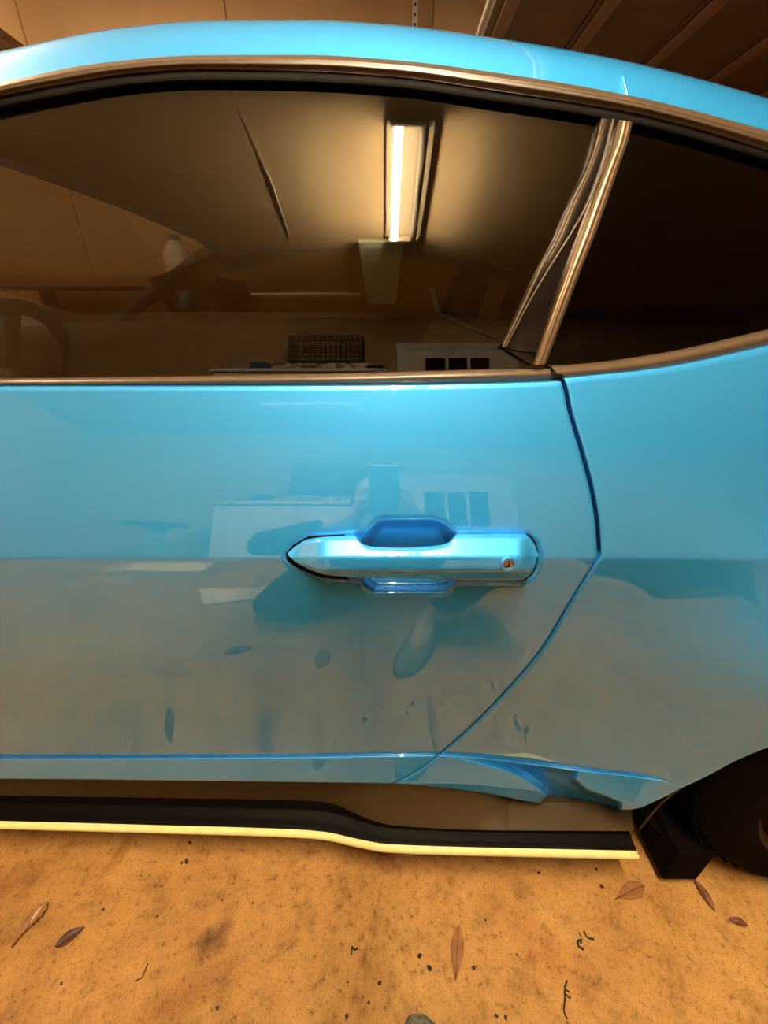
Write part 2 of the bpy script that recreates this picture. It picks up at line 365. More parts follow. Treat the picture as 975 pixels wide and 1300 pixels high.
def poly_depth(pts, soft, px, py):                     # 1 inside an outline, easing to 0 across its edge
    px = np.asarray(px, float); py = np.asarray(py, float)
    P = np.array(pts, float); d = np.full(px.shape, 1e9); ins = np.zeros(px.shape, bool)
    for i in range(len(P)):
        a = P[i]; b = P[(i+1) % len(P)]; ab = b-a; t = np.clip(((px-a[0])*ab[0]+(py-a[1])*ab[1])/(ab@ab), 0, 1)
        d = np.minimum(d, np.hypot(px-a[0]-t*ab[0], py-a[1]-t*ab[1]))
        c = ((a[1] > py) != (b[1] > py)); xi = a[0]+(py-a[1])*(b[0]-a[0])/np.where(b[1]-a[1] == 0, 1e-9, b[1]-a[1]); ins ^= c & (px < xi)
    return ss(-soft*.25, soft, np.where(ins, d, -d))
def dent(px, py):                                      # hand pocket and seat of the handle, pressed into the door skin
    cup = poly_depth([(452,690),(478,662),(486,657),(553,657),(563,662),(590,688),(590,720),(577,742),(566,753),(474,753),(462,742),(452,720)], 13, px, py)
    seat = poly_depth([(357,707),(372,690),(392,679),(450,676),(582,676),(672,675),(684,686),(690,705),(680,731),(663,742),(558,742),(470,741),(414,738),(374,722)], 6, px, py)
    bowl = np.clip(1-np.abs(py-714)/np.where(py < 714, 58, 42), 0, 1)**.8
    return np.maximum(cup*(.004+.034*bowl), seat*.004)
def groove_off(px, py, g):
    """below the body line the sill lip steps out, and scoops in ahead of the wheel"""
    s = ss(0, 4, py-g)
    return .007*np.exp(-((py-g)/1.4)**2) - .001*s - .012*np.clip((py-g-3)/28, 0, 1.2)
DUCT = [(566,960),(620,964),(700,974),(736,980),(729,988),(744,1002),(770,1011),(788,1018),(790,1060),(740,1060),(700,1055),(660,1050),(694,1009),(676,993),(645,978),(600,967)]
def duct(px, py):
    """narrow air duct pressed into the sill ahead of the rear wheel, deepest along its top"""
    return poly_depth(DUCT, 7, px, py)*(.002+.052*np.clip((py-956)/65, 0, 1.1))
def body_grid(rows, cols, x_of, key, nrow, extra=None):
    """rows of pixels between key curves, columns between x_of(py) ends, laid on the body skin"""
    W = []
    for k, n in enumerate(nrow): W += [k+q for q in np.linspace(0, 1, n, endpoint=False)]
    W.append(len(nrow)); PX = []; PY = []
    for wv in W:
        k = min(int(wv), len(key)-2); fr = wv-k
        yf = lambda px: key[k](px)*(1-fr)+key[k+1](px)*fr
        l, r = x_of
        def solve(fn, x0):
            x = x0
            for _ in range(25): x = .5*x+.5*float(fn(yf(x))) if callable(fn) else fn
            return x
        a = solve(l, 700.0); b = solve(r, 700.0); px = a+(b-a)*cols; PX.append(px); PY.append(yf(px))
    PX = np.array(PX); PY = np.array(PY); off = extra(PX, PY) if extra else 0.0
    return PX, PY, hit(PX, PY, lambda x, z: fb(x, z)+off)
c709 = lambda px: np.full(np.shape(px), 709.0)
def warp(n, dense=None):
    return np.linspace(0, 1, n)
# door skin
colsD = np.unique(np.concatenate([np.linspace(0, .62, 50), np.linspace(.62, 1, 170)]))
gap = lambda py: 2.9-1.3*ss(690, 730, py)
PX, PY, G = body_grid(None, colsD, (-380.0, lambda y: shut(y)-gap(y)), [TOP, c709, lambda q: GRV(q)-7, lambda q: GRV(q)+6, BOT], [64, 74, 13, 12], lambda px, py: dent(px, py)+np.where(py > GRV(px)-10, groove_off(px, py, GRV(px)), 0))
shell('door_panel', G, .018, M['paint'], car, roll=.0016); DOOR_EDGE = G[:, 0].copy()
# quarter panel
colsQ = np.unique(np.concatenate([np.linspace(0, .36, 130), np.linspace(.36, 1, 80)]))
BOTQ = lambda px: np.maximum(BOT(px), 0)
GRVQ = lambda px: np.minimum(GRV(px), BOT(px)-1.5)
PX, PY, G = body_grid(None, colsQ, (lambda y: shut(y)+gap(y), 1430.0), [RTOP, c709, lambda q: GRVQ(q)-7, lambda q: np.minimum(GRVQ(q)+6, BOTQ(q)-.5), BOTQ], [56, 72, 14, 26], lambda px, py: np.where(py > GRVQ(px)-10, groove_off(px, py, GRVQ(px)), 0)*(1-ss(800, 870, px)) + duct(px, py))
shell('quarter_panel', G, .018, M['paint'], car, roll=.0016)
e1 = np.array([e for e in G[:, -1] if e[2] > .36])                                    # tail closes the body from this edge across to the far side
G = np.array([[np.array((e[0]+.32*math.sin(PI*q)**.7, e[1]+(2*.95-2*e[1])*q, e[2])) for q in np.linspace(0, 1, 24)] for e in e1[::3]])
TAIL_TOP = G[0].copy()
shell('tail_panel', G, .018, M['paint'], car, roll=0, thdir=(-1, 0, 0))
# black jamb behind the shut line
sy = np.concatenate([np.linspace(474, 703, 24), np.linspace(706, 992, 30)]); sxv = shut(sy)
P1 = hit(sxv-16, sy, fb); P2 = hit(sxv+16, sy, fb); G = np.stack([P1, P2], 1); G[..., 1] += .0145
shell('door_jamb', G, .03, M['black'], car, roll=0)
# front fender, out of frame on the left: carries on from the front edge of the door
e0 = DOOR_EDGE[::6]; G = np.array([[np.array((e[0]-.006+(-2.35-e[0])*q, e[1]+.07*q*q, e[2])) for q in np.linspace(1, 0, 14)] for e in e0])
shell('front_fender', G, .018, M['paint'], car)
# roof rail and roof skin
BLUE = Cv([(-480,250),(-330,190),(-150,138),(0,103),(128,78),(256,68),(385,67.5),(500,74),(629,91),(803,121),(975,164),(1150,220),(1400,320)])
pxs = np.linspace(-318, 1330, 104); E = hit(pxs, BLUE(pxs)+3, fg)
roll = [(0, 0), (.0065, .008), (.0135, .0165), (.0215, .0255), (.031, .035), (.043, .0445), (.058, .053), (.077, .060), (.10, .066), (.14, .073), (.20, .080), (.29, .087), (.40, .092), (.55, .096), (.72, .098)]
R_ = np.array([[e + np.array((0, dy, dz)) for e in E] for dy, dz in roll])
ymid = .95
far = R_.copy(); far[..., 1] = 2*ymid - far[..., 1]
G = np.concatenate([far, R_[::-1]], 0)[::1]
# order rows from the far rail over the roof to the near rail
shell('roof_panel', G, .012, M['paint'], car, roll=0, thdir=(0, 0, -1))
re_ = smooth_line(np.concatenate([far, R_[::-1]], 0)[:, -1][::-1][1:-1], 24); G = np.array([re_*(1-q)+TAIL_TOP*q+np.array((0, 0, .05*math.sin(PI*q)))-np.array((0, 0, .012*(1-q))) for q in np.linspace(0, 1, 12)])
shell('rear_window', G[:, ::-1], .005, M['dark_tint'], car, roll=0, thdir=(-.4, 0, -1))
# a short ditch line on the rail above the pillar
band('roof_rail_joint', [(790,97),(796,121)], [(793,97),(799,121)], 6, 4, lambda x, z: fg(x, z)-.0005, M['paint'], car, rise=.0008, th=.003)
# mouldings: upper
UMT = [(-330,192),(-150,140),(0,105),(128,80),(256,70),(385,69.5),(500,76),(629,92),(803,122),(975,166),(1150,222),(1300,282)]
UMB = [(-330,216),(-150,160),(0,122),(62,110),(180,92),(256,88),(385,90),(500,97),(629,115),(803,143),(975,190),(1150,247),(1300,308)]
pr = lambda q: .35+.65*np.clip(np.sin(PI*min(max(q*1.15, 0), 1)), 0, 1)-.35*math.exp(-((q-.42)/.06)**2)
band('upper_moulding', UMT, UMB, 120, 12, fg, M['bronze'], car, rise=.010, prof=pr, th=.012)
def shift(L, d): return [(x, y+d) for x, y in L]
band('upper_seal', shift(UMB, -2), shift(UMB, 13), 100, 5, fg, M['black'], car, rise=.002, th=.012)
# belt mouldings
BT = [(-380,484),(0,482),(280,478.5),(500,474),(600,471),(698,468.5)]; BB = [(-380,495),(0,493),(350,492),(500,491),(600,489),(712,485)]
band('belt_moulding', BT, BB, 90, 9, fg, M['bronze'], car, rise=.009, prof=lambda q: .45+.55*math.sin(PI*min(q*1.25, 1)), th=.014)
QT = [(700,466),(740,463.5),(831,452),(975,421),(1150,376),(1400,300)]; QB = [(717,484.5),(745,481),(831,471),(975,442),(1150,397),(1400,322)]
band('quarter_belt_moulding', QT, QB, 70, 9, lambda x, z: np.minimum(fg(x, z), fb(x, z)+.012), M['bronze'], car, rise=.009, prof=lambda q: .45+.55*math.sin(PI*min(q*1.2, 1)), th=.014)
band('belt_end_cap', [(696,468),(705,467),(713,473)], [(711,486),(715,484),(719,481)], 8, 5, fg, M['gloss_black'], car, rise=.012, th=.01)
# side glass
def pane(name, A, B, n, m, mt, push):
    a = smooth_line(A, n); b = smooth_line(B, n); G = np.array([hit((a*(1-q)+b*q)[:, 0], (a*(1-q)+b*q)[:, 1], fg) for q in np.linspace(0, 1, m)])
    G[..., 1] += push; return shell(name, G, .004, mt, car, roll=0)
pane('door_glass', [(-330,205),(-150,150),(0,112),(128,88),(256,79),(385,79),(500,86),(629,103),(770,131)], [(-380,487),(-200,486),(0,486),(150,486),(280,485),(400,483),(500,481),(580,478),(690,475)], 70, 44, M['tint'], .006)
pane('quarter_glass', [(798,136),(850,148),(975,180),(1150,236),(1280,290)], [(688,476),(760,470),(860,453),(1010,420),(1250,350)], 36, 26, M['dark_tint'], .006)
# B pillar
Lc = [(763,150),(757,178),(745,214),(727,251),(706,301),(685,340),(660,393),(637,440)]
Mc = [(777,150),(771,182),(761,217),(746,255),(727,290),(703,328),(677,371),(640,440)]
Sl = [(787,152),(781,178),(771,205),(757,242),(741,287),(722,338),(701,395),(677,464)]
Sr = [(803,155),(797,180),(787,208),(774,246),(758,291),(738,342),(716,400),(693,462)]
band('pillar_cover', Lc, Sl, 40, 5, fg, M['gloss_black'], car, rise=.002, th=.010)
def rib(name, C, wd, mt, rise): band(name, C, [(x+wd, y+wd*.35) for x, y in C], 40, 5, fg, mt, car, rise=rise, th=.006)
rib('window_seal', Lc, 4.0, M['bronze'], .005); rib('pillar_seal', Mc, 3.5, M['bronze'], .005)
band('pillar_foot_seal', [(638,436),(660,443),(682,445)], [(638,441),(660,448),(681,450)], 10, 4, fg, M['black'], car, rise=.004, th=.006)
band('pillar_trim', Sl, Sr, 44, 13, fg, M['strip'], car, rise=.010, prof=lambda q: .3+.7*math.sin(PI*q)**.6-.28*math.exp(-((q-.68)/.05)**2)-.2*math.exp(-((q-.86)/.04)**2), th=.008)

# door handle
N = 150; tt = smooth_line(HTOP, 400); tb = smooth_line(HBOT, 400)
hx = 365+318*(.5-.5*np.cos(np.linspace(.02, PI-.02, N)))**1.0
ty = np.interp(hx, tt[:, 0], tt[:, 1]); by = np.interp(hx, tb[:, 0], tb[:, 1])
end_l = ss(363, 420, hx); end_r = 1-ss(655, 686, hx)
face_y = np.array([676, 682, 694, 703, 706, 708, 711, 718, 722.5, 725, 727.5, 731, 735, 740]); face_d = np.array([.0150, .0178, .0236, .0283, .0297, .0302, .0303, .0298, .0290, .0272, .0245, .0200, .0150, .008])
tip = 708.0
G = []
for q in [0, 0, .02, .06] + list(np.linspace(.10, .96, 40)) + [.985, 1.0, 1.0]:
    py = ty*(1-q)+by*q
    # towards the nose the facets converge on the tip
    sq = .35+.65*end_l; yy = tip+(py-tip)/np.maximum(sq, .3)*1.0
    dd = np.interp(yy, face_y, face_d)*(.28+.72*end_l)*(.66+.34*end_r)
    k = len(G); edge = {0: -.004, 1: .45, 2: .90, 46: .72, 45: .93}.get(k, 1.0)
    dd = dd*edge if edge > 0 else np.full_like(dd, edge)
    if k == 46: dd = dd*.9
    G.append(hit(hx, py, lambda x, z: fb(x, z)-dd))
Pb = hit(hx, by, fb); Pb[:, 1] += .004; G.append(Pb)
handle = shell('door_handle', np.array(G), .004, M['paint'], car, roll=0)
autosmooth(handle, 50)
sl = smooth_line([(359,708),(372,691),(392,680),(450,677),(582,677),(672,679),(680,689),(684.5,705)], 60); sl2 = smooth_line([(359,708),(376,720),(414,734),(470,737),(558,737),(662,738),(676,728.5),(684.5,705)], 60)
G = []
for q in np.linspace(0, 1, 6):
    pp = sl*(1-q)+sl2*q; G.append((pp, q))
# black plates put in for the gap's shade, before and behind the hand pocket
for (i0, i1) in ((1, 16), (41, 59)):
    A = np.array([hit(pp[i0:i1, 0], pp[i0:i1, 1], lambda x, z: fb(x, z)+.0012) for pp, q in G])
    shell('handle_gap_shade', A, .006, M['black'], handle, roll=0)
# key lock
kc = hit(np.array([645.0]), np.array([715.5]), lambda x, z: fb(x, z)-.0292)[0]
kq = Matrix.Rotation(math.radians(-8), 3, 'X')
def disc(name, r0, r1, h, mt, par, seg=28, inner=True):
    m = MB(); prof_ = [(r1, .004), (r1, -h*.6), (r1*.93, -h), (r0, -h), (r0*.97, -h*.4)] if inner else [(r1, .004), (r1, -h*.8), (r1*.9, -h)]
    m.lathe(prof_, axis='Y', seg=seg); o = m.build(name, mt, par, smooth=False, loc=kc); autosmooth(o, 40); o.rotation_euler = (math.radians(-6), 0, 0); return o
ring = disc('lock_ring', .0062, .0090, .0030, M['paint'], handle)
face = disc('key_lock', 0, .0061, .0016, M['brass'], handle, inner=False)
o = MB().box((.0006, -.0018, .0004), (.0014, .0012, .0068)).box((-.0012, -.0018, -.0028), (.0036, .0012, .0014)).build('key_slot', M['black'], handle, loc=kc)
# rocker, skirt, stripe
RB = [(-380,1006),(0,1010),(200,1013),(400,1017),(425,1021),(441,1028),(477,1043),(500,1048),(629,1054),(805,1055)]
pxr = np.linspace(-380, 805, 120); o_r = -.010+.066*ss(590, 740, pxr); A = hit(pxr, BOT(np.minimum(pxr, 798))-3, lambda x, z: fb(x, z)+o_r)
rl = smooth_line(RB, 400); ry = np.interp(pxr, rl[:, 0], rl[:, 1]); B = hit_z(pxr, ry, .135)
G = []
for q in np.linspace(0, 1, 10): P = A*(1-q)+B*q; P[:, 1] += .012*math.sin(PI*q)*.6; G.append(P)
shell('rocker_panel', np.array(G), .05, M['rocker'], car, roll=0)
SE = [(-380,1040),(0,1047.5),(205,1053),(385,1059),(415,1062),(451,1070),(490,1077),(560,1080),(680,1083),(811,1086)]
se = smooth_line(SE, 400); ey = np.interp(pxr, se[:, 0], se[:, 1])
px2 = np.interp(np.linspace(0, 1, 120), [0, 1], [-380, 811]); ey2 = np.interp(px2, se[:, 0], se[:, 1]); Eo = hit_z(px2, ey2, .130)
pin = np.interp(np.linspace(0, 1, 120), [0, 1], [-380, 799]); Bi = hit_z(pin, np.interp(pin, rl[:, 0], rl[:, 1])-2, .134); Bi[:, 1] += .03
G = [Bi*(1-q)+Eo*q for q in (0, .3, .52, .56, .6, .8, .97, 1.0)]
for k, dz in ((3, .004), (2, .0)): G[k][:, 2] += dz
G[-1][:, 2] -= .002
skirt = shell('side_skirt', np.array(G), .010, M['skirt'], car, roll=0, thdir=(0, 0, -1))
Es = Eo.copy(); Es[:, 1] -= .0008
G = []
for y_, z_ in ((.0016, .0004), (-.0006, -.0008), (-.0022, -.0050), (-.0026, -.0085), (-.0016, -.0100), (.002, -.0104)): P = Es.copy(); P[:, 1] += y_; P[:, 2] += z_; G.append(P)
shell('edge_stripe', np.array(G), .006, M['yellow'], skirt, roll=0)
# underbody
MB().box((-.2, .98, .24), (2.2, 1.6, .12)).build('underbody', M['black'], car)
MB().box((.05, .98, .165), (1.1, 1.55, .05)).build('floor_tray', M['black'], car)
# wheel housing and rear wheel
WX, WZ = .89, .35
m = MB(); pts = []
for k in range(25):
    a = math.radians(-35+k*250/24); pts.append((WX-.425*math.cos(a), WZ+.425*math.sin(a)))
V = []
for yy in (.0, .38):
    for (x_, z_) in pts: V.append((x_, yy if yy else float(fb(min(x_, 1.2), max(z_, .28)))+.022, max(z_, .14)))
nn = len(pts); m.add(V, [(i, i+1, nn+i+1, nn+i) for i in range(nn-1)])
m.add([(WX, .38, WZ)]+[(x_, .38, max(z_, .12)) for x_, z_ in pts], [(0, i+1, i+2) for i in range(nn-1)])
m.build('wheel_liner', M['black'], car, smooth=True)
p0 = hit(np.array([884.0]), np.array([996.0]), fb)[0]; p1 = hit_z(np.array([812.0]), np.array([1052.0]), .135)[0]
MB().tube([p0+np.array((0, .01, 0)), (p0+p1)/2+np.array((-.004, .008, 0)), p1], .0018, 6).build('liner_flange', M['rocker'], car)
MB().box((.595, .14, .078), (.07, .32, .106), bev=.004).build('shade_block', M['rubber'], car)  # black block added to stand in for the dark shade ahead of the tyre
wheel = empty('rear_wheel', (WX, -.036, WZ)); wheel.parent = car
ty_ = [(.252, .02), (.262, .006), (.285, .0), (.310, .002), (.330, .012), (.344, .030), (.350, .05), (.350, .23), (.340, .26), (.31, .28), (.255, .26)]
MB().lathe(ty_, axis='Y', seg=72).build('tyre', M['rubber'], wheel, smooth=True)
m = MB()
for k in range(60):
    a = 2*PI*k/60; rt = Matrix.Rotation(a, 3, 'Y')
    m.box(rt @ Vector((0, .05, .350)), (.012, .05, .003), rot=rt @ Matrix.Rotation(.5, 3, 'Z'))
m.build('tread_blocks', M['rubber'], wheel)['kind'] = 'stuff'
MB().lathe([(.245, .26), (.235, .12), (.238, .03), (.256, .012), (.262, .006), (.262, .012), (.25, .05), (.25, .26)], axis='Y', seg=64).build('rim', M['rim'], wheel, smooth=True)
for k in range(5):
    a = 2*PI*k/5+.3; rt = Matrix.Rotation(a, 3, 'Y'); sm = MB()
    for s in (-1, 1):
        sm.add([rt @ Vector(v) for v in [(s*.012, .055, .05), (s*.030, .055, .05), (s*.055, .022, .245), (s*.035, .022, .245), (s*.012, .09, .05), (s*.030, .09, .05), (s*.055, .055, .245), (s*.035, .055, .245)]],
               [(0,1,2,3),(7,6,5,4),(0,4,5,1),(1,5,6,2),(2,6,7,3),(3,7,4,0)] if s > 0 else [(3,2,1,0),(4,5,6,7),(1,5,4,0),(2,6,5,1),(3,7,6,2),(0,4,7,3)])
    sm.build('spoke', M['rim'], wheel)
MB().lathe([(.07, .10), (.07, .06), (.055, .045), (.03, .040)], axis='Y', seg=32).build('hub_cap', M['rim'], wheel, smooth=True)
MB().lathe([(.18, .15), (.18, .125), (.06, .125), (.06, .15)], axis='Y', seg=48).build('brake_disc', M['steel'], wheel)

# cabin seen through the glass
YF = 1.78
MB().box((-.45, .96, .42), (2.6, 1.5, .06)).build('cabin_floor', M['cabin'], car)
def side(name, y, s):
    G = np.array([[(x_, y+s*dy, z_) for x_ in np.linspace(-1.35, 1.2, 30)] for z_, dy in ((1.02, .03), (1.01, 0), (.9, -.02), (.7, -.015), (.45, 0))])
    return shell(name, G, .03, M['cabin'], car, roll=0)
o = side('far_door_trim', YF, 1)
G = np.array([[(x_, .10+.05*x_*x_+dy, z_) for x_ in np.linspace(-.85, .55, 20)] for z_, dy in ((.965, 0), (.95, .03), (.8, .05), (.45, .03))]); shell('near_door_trim', G, .02, M['cabin'], car, roll=0)
FB = [((-1.30, 1.78, 1.01), .035), ((-1.0, 1.74, 1.17), .034), ((-.72, 1.68, 1.285), .034), ((-.4, 1.66, 1.315), .03), ((.1, 1.66, 1.32), .03), ((.7, 1.68, 1.26), .03), ((1.2, 1.74, 1.12), .035)]
MB().tube([tuple(q) for q in smooth_line([p for p, r in FB], 40)], .032, 8).build('far_pillar', M['cabin'], car, smooth=True)
G = np.array([[(x_, 1.80-.16*q, 1.02+q*(.30-.05*abs(x_)**2-.18*max(-x_-.55, 0))) for x_ in np.linspace(-1.05, 1.0, 20)] for q in np.linspace(1, 0, 6)])
shell('far_door_glass', G, .004, M['far_tint'], car, roll=0)
MB().tube([(.38, 1.69, 1.30), (.34, 1.72, 1.15), (.28, 1.78, 1.0)], .03, 6).build('far_b_pillar'.replace('_b', '_door'), M['cabin'], car, smooth=True)
pts2 = smooth_line([(-1.35, .25, .97), (-1.0, .21, 1.12), (-.70, .20, 1.245)], 14)
MB().tube([tuple(q) for q in pts2], .03, 8).build('near_pillar', M['cabin'], car, smooth=True)
G = np.array([[(-.64-.72*q+.10*math.sin(PI*v)*-1, .20+1.52*v, 1.255+.05*math.sin(PI*v)*(1-q)-.27*q) for v in np.linspace(0, 1, 20)] for q in np.linspace(0, 1, 10)])
shell('windshield', G[:, ::-1], .005, M['clear'], car, roll=0, thdir=(.3, 0, -1))
nr = R_[7:, 4:-6].copy(); fr2 = nr.copy(); fr2[..., 1] = 2*ymid-fr2[..., 1]; G = np.concatenate([fr2, nr[::-1]], 0); G[..., 2] -= .030
shell('headliner', G, .01, M['headliner'], car, roll=0, thdir=(0, 0, 1))
pr_ = [(-1.42, .94), (-1.25, 1.0), (-1.05, 1.0), (-.93, .96), (-.9, .85), (-.95, .6)]
G = np.array([[(x_+.04*math.sin(PI*v), .16+1.6*v, z_) for v in np.linspace(0, 1, 24)] for x_, z_ in pr_]); G[:3, 3:9, 2] += .03
shell('dashboard', G[:, ::-1], .02, M['cabin'], car, roll=0, thdir=(-.7, 0, -.7))
# steering wheel
sw = empty('steering_wheel', (-.82, .50, .885)); sw.parent = car; sw.rotation_euler = (0, math.radians(-66), 0)
mm = MB(); R0, r0 = .185, .016; V = []
for i in range(40):
    for k in range(10):
        a = 2*PI*i/40; c = 2*PI*k/10; V.append(((R0+r0*math.cos(c))*math.cos(a), (R0+r0*math.cos(c))*math.sin(a), r0*math.sin(c)))
mm.add(V, [(i*10+k, ((i+1) % 40)*10+k, ((i+1) % 40)*10+(k+1) % 10, i*10+(k+1) % 10) for i in range(40) for k in range(10)]).build('wheel_ring', M['cabin'], sw, smooth=True)
for a in (0, PI, PI*1.5): MB().bar((.05*math.cos(a), .05*math.sin(a), 0), (.18*math.cos(a), .18*math.sin(a), 0), .014, 8).build('spoke', M['cabin'], sw)
MB().lathe([(.06, -.06), (.065, -.01), (.05, .02), (.01, .025)], seg=20).build('hub', M['cabin'], sw, smooth=True)
def seat(y):
    s = empty('front_seat', (.05, y, .45)); s.parent = car
    MB().box((-.25, 0, .09), (.52, .5, .16), bev=.05).build('cushion', M['cabin_mid'], s, smooth=True)
    MB().box((.12, 0, .30), (.14, .48, .56), rot=Matrix.Rotation(math.radians(24), 3, 'Y'), bev=.05).build('backrest', M['cabin_mid'], s, smooth=True)
    MB().box((.27, 0, .64), (.09, .26, .17), rot=Matrix.Rotation(math.radians(16), 3, 'Y'), bev=.035).build('headrest', M['cabin_mid'], s, smooth=True)
seat(.52); seat(1.34)
MB().box((.95, .95, .68), (.3, 1.3, .5), rot=Matrix.Rotation(.4, 3, 'Y'), bev=.06).build('rear_seat', M['cabin'], car, smooth=True)
MB().box((-.35, .93, .60), (.9, .22, .30), bev=.04).build('console', M['cabin'], car, smooth=True)
mr = MB().box((0, 0, 0), (.09, .22, .13), bev=.035).build('far_mirror', M['paint'], car, smooth=True, loc=(-1.02, 2.0, 1.07)); MB().box((.03, -.14, -.03), (.05, .12, .03)).build('mirror_arm', M['black'], mr)
MB().box((-.05, 1.84, .62), (2.7, .05, .72), bev=.02).build('far_body_side', M['paint'], car)
MB().box((-1.95, .98, .80), (1.1, 1.6, .22), bev=.08).build('bonnet', M['paint'], car, smooth=True)

# ------------------------------------------------------------------ on the floor, in view
def leaf(name, a, b, wd, mt, label, curl=.004, z0=.0012, bias=.5, tail=0.0, rag=0.0):
    a = fl(*a); b = fl(*b); d = b-a; L = np.linalg.norm(d); d /= L; n = np.array((-d[1], d[0], 0)); N_ = 14; V = []; Fc = []
    for i in range(N_+1):
        t = i/N_; ww = wd*math.sin(PI*min(max(t, 0), 1)**(math.log(.5)/math.log(bias)))**.8 + .0006
        if rag: ww *= 1+rag*math.sin(i*2.7)
        for k in range(5):
            s = (k-2)/2; V.append(a + d*L*t + n*ww*s/2*1.0 + np.array((0, 0, z0 + curl*s*s + curl*.8*math.sin(PI*t))))
    for i in range(N_):
        for k in range(4): Fc.append((i*5+k, (i+1)*5+k, (i+1)*5+k+1, i*5+k+1))
    off = len(V); V += [v-np.array((0, 0, .0009)) for v in V]
    Fc += [tuple(off+q for q in f[::-1]) for f in Fc]
    rim = [i*5 for i in range(N_+1)]; rim2 = [i*5+4 for i in range(N_+1)]
    Fc += [(rim[i+1], rim[i], off+rim[i], off+rim[i+1]) for i in range(N_)] + [(rim2[i], rim2[i+1], off+rim2[i+1], off+rim2[i]) for i in range(N_)]
    base = (a+b)/2; o = link(name, [v-base for v in V], Fc, mt, None, True, loc=base); tag(o, label, 'leaf')
    st_ = [a+d*L*(-tail), a+d*L*.5, b]; m = MB().tube([p-base+np.array((0, 0, z0+.0008+(curl*.8 if i == 1 else 0))) for i, p in enumerate(st_)], .0007, 5); m.build('midrib', M['leaf_dark'], o)
    return o
leaf('dry_leaf', (71,1203), (108,1178), .017, M['leaf_dark'], 'dark red-brown narrow dry leaf lying on concrete at lower left', bias=.42)
leaf('dry_leaf', (578,1246), (582,1176), .022, M['leaf_light'], 'long amber pointed dry leaf standing out on concrete at bottom centre', bias=.56, curl=.006)
leaf('dry_leaf', (783,1141), (817,1125), .024, M['leaf_light'], 'broad orange-brown leaf just right of the skirt end', bias=.58, curl=.005, tail=.08)
leaf('dry_leaf', (880,1117), (907,1158), .014, M['leaf'], 'narrow reddish leaf at the edge of the tyre shadow', bias=.5)
leaf('dry_leaf', (16,1204), (62,1146), .024, M['leaf_light'], 'torn pale brown split leaf with a long stalk at far lower left', bias=.72, curl=.006, rag=.25)
tw = leaf('dry_leaf', (38,1180), (54,1152), .004, M['card'], 'thin pale sliver of dry leaf beside the torn split leaf', bias=.5)
leaf('dry_leaf', (925,1168), (948,1176), .012, M['leaf'], 'small faint brown leaf scrap below the rear tyre', bias=.5)
def world_leaf(x0, y0, x1, y1, wd, mt, label):
    a = proj(np.array((x0, y0, 0))); b = proj(np.array((x1, y1, 0))); return leaf('dry_leaf', a, b, wd, mt, label, bias=.5, curl=.008)
world_leaf(-.19, -.23, -.19, -.33, .045, M['leaf'], 'dry leaf on the floor in front of the left shoe, mirrored in the lower door')
world_leaf(-.50, -.30, -.42, -.33, .035, M['leaf_dark'], 'small dark leaf on bare floor, mirrored in the lower left door')
def twig(pp, r, label, cat='twig', group=None, extra=()):
    P = [fl(*q) for q in pp]; base = P[len(P)//2].copy(); up = np.array((0, 0, r*.9)); 
    o = MB().tube([p-base+up for p in smooth_line(P, max(len(P)*3, 5))], r, 6).build('twig', M['twig'], smooth=True, loc=base); tag(o, label, cat, group)
    for e in extra: MB().tube([fl(*q)-base+up for q in e], r*.9, 6).build('side_stem', M['twig'], o, smooth=True)
    return o
twig([(741,1182),(745,1190),(754,1193)], .0016, 'black curled twig, upper of the pair at lower right')
twig([(735,1184),(737,1189)], .0012, 'tiny black splinter left of the upper curled twig')
twig([(733,1195),(734,1201),(741,1206)], .0020, 'black hooked twig, lower of the pair at lower right', extra=[[(733,1195),(739,1193),(737,1198)]])
twig([(720,1245),(717,1254),(717,1270),(716,1285),(720,1294)], .0014, 'long thin black branching twig at bottom right', extra=[[(717,1262),(724,1268)], [(717,1256),(723,1260)]])
twig([(446,1212),(447,1202),(450,1206),(455,1204)], .0014, 'black zigzag twig at bottom centre left of the amber leaf')
twig([(172,1246),(181,1240),(188,1223)], .0010, 'thin grey-brown stem at lower left below the dark leaf')
def crumb(px, py, r, label, group='dark crumbs scattered on the concrete'):
    p = fl(px, py); bm = bmesh.new(); bmesh.ops.create_icosphere(bm, subdivisions=1, radius=r)
    for v in bm.verts: v.co *= 1+random.uniform(-.3, .3); v.co.z *= .6; v.co.x *= 1.3
    me = bpy.data.meshes.new('debris_crumb'); bm.to_mesh(me); bm.free(); me.materials.append(M['twig'])
    o = bpy.data.objects.new('debris_crumb', me); COL.objects.link(o); o.location = p+np.array((0, 0, r*.45)); o.rotation_euler = (0, 0, random.uniform(0, 3)); tag(o, label, 'debris', group)
for (px, py, r) in [(482,1248,.0032),(533,1214,.0034),(545,1230,.0040),(583,1221,.0030),(601,1229,.0030),(630,1290,.0030),(642,1292,.0028),(616,1168,.0022),(656,1212,.002),(131,1155,.0024),(237,1094,.0040),(231,1096,.0025),(241,1070,.003),(764,1126,.0036),(757,1104,.0026),(684,1108,.0028),(440,1291,.003),(282,1143,.002),(200,1163,.002),(78,1249,.002),(276,1280,.003),(441,1247,.0018),(468,1273,.002),(321,1147,.0018)]:
    crumb(px, py, r, 'tiny dark crumb of debris lying on the tan concrete')

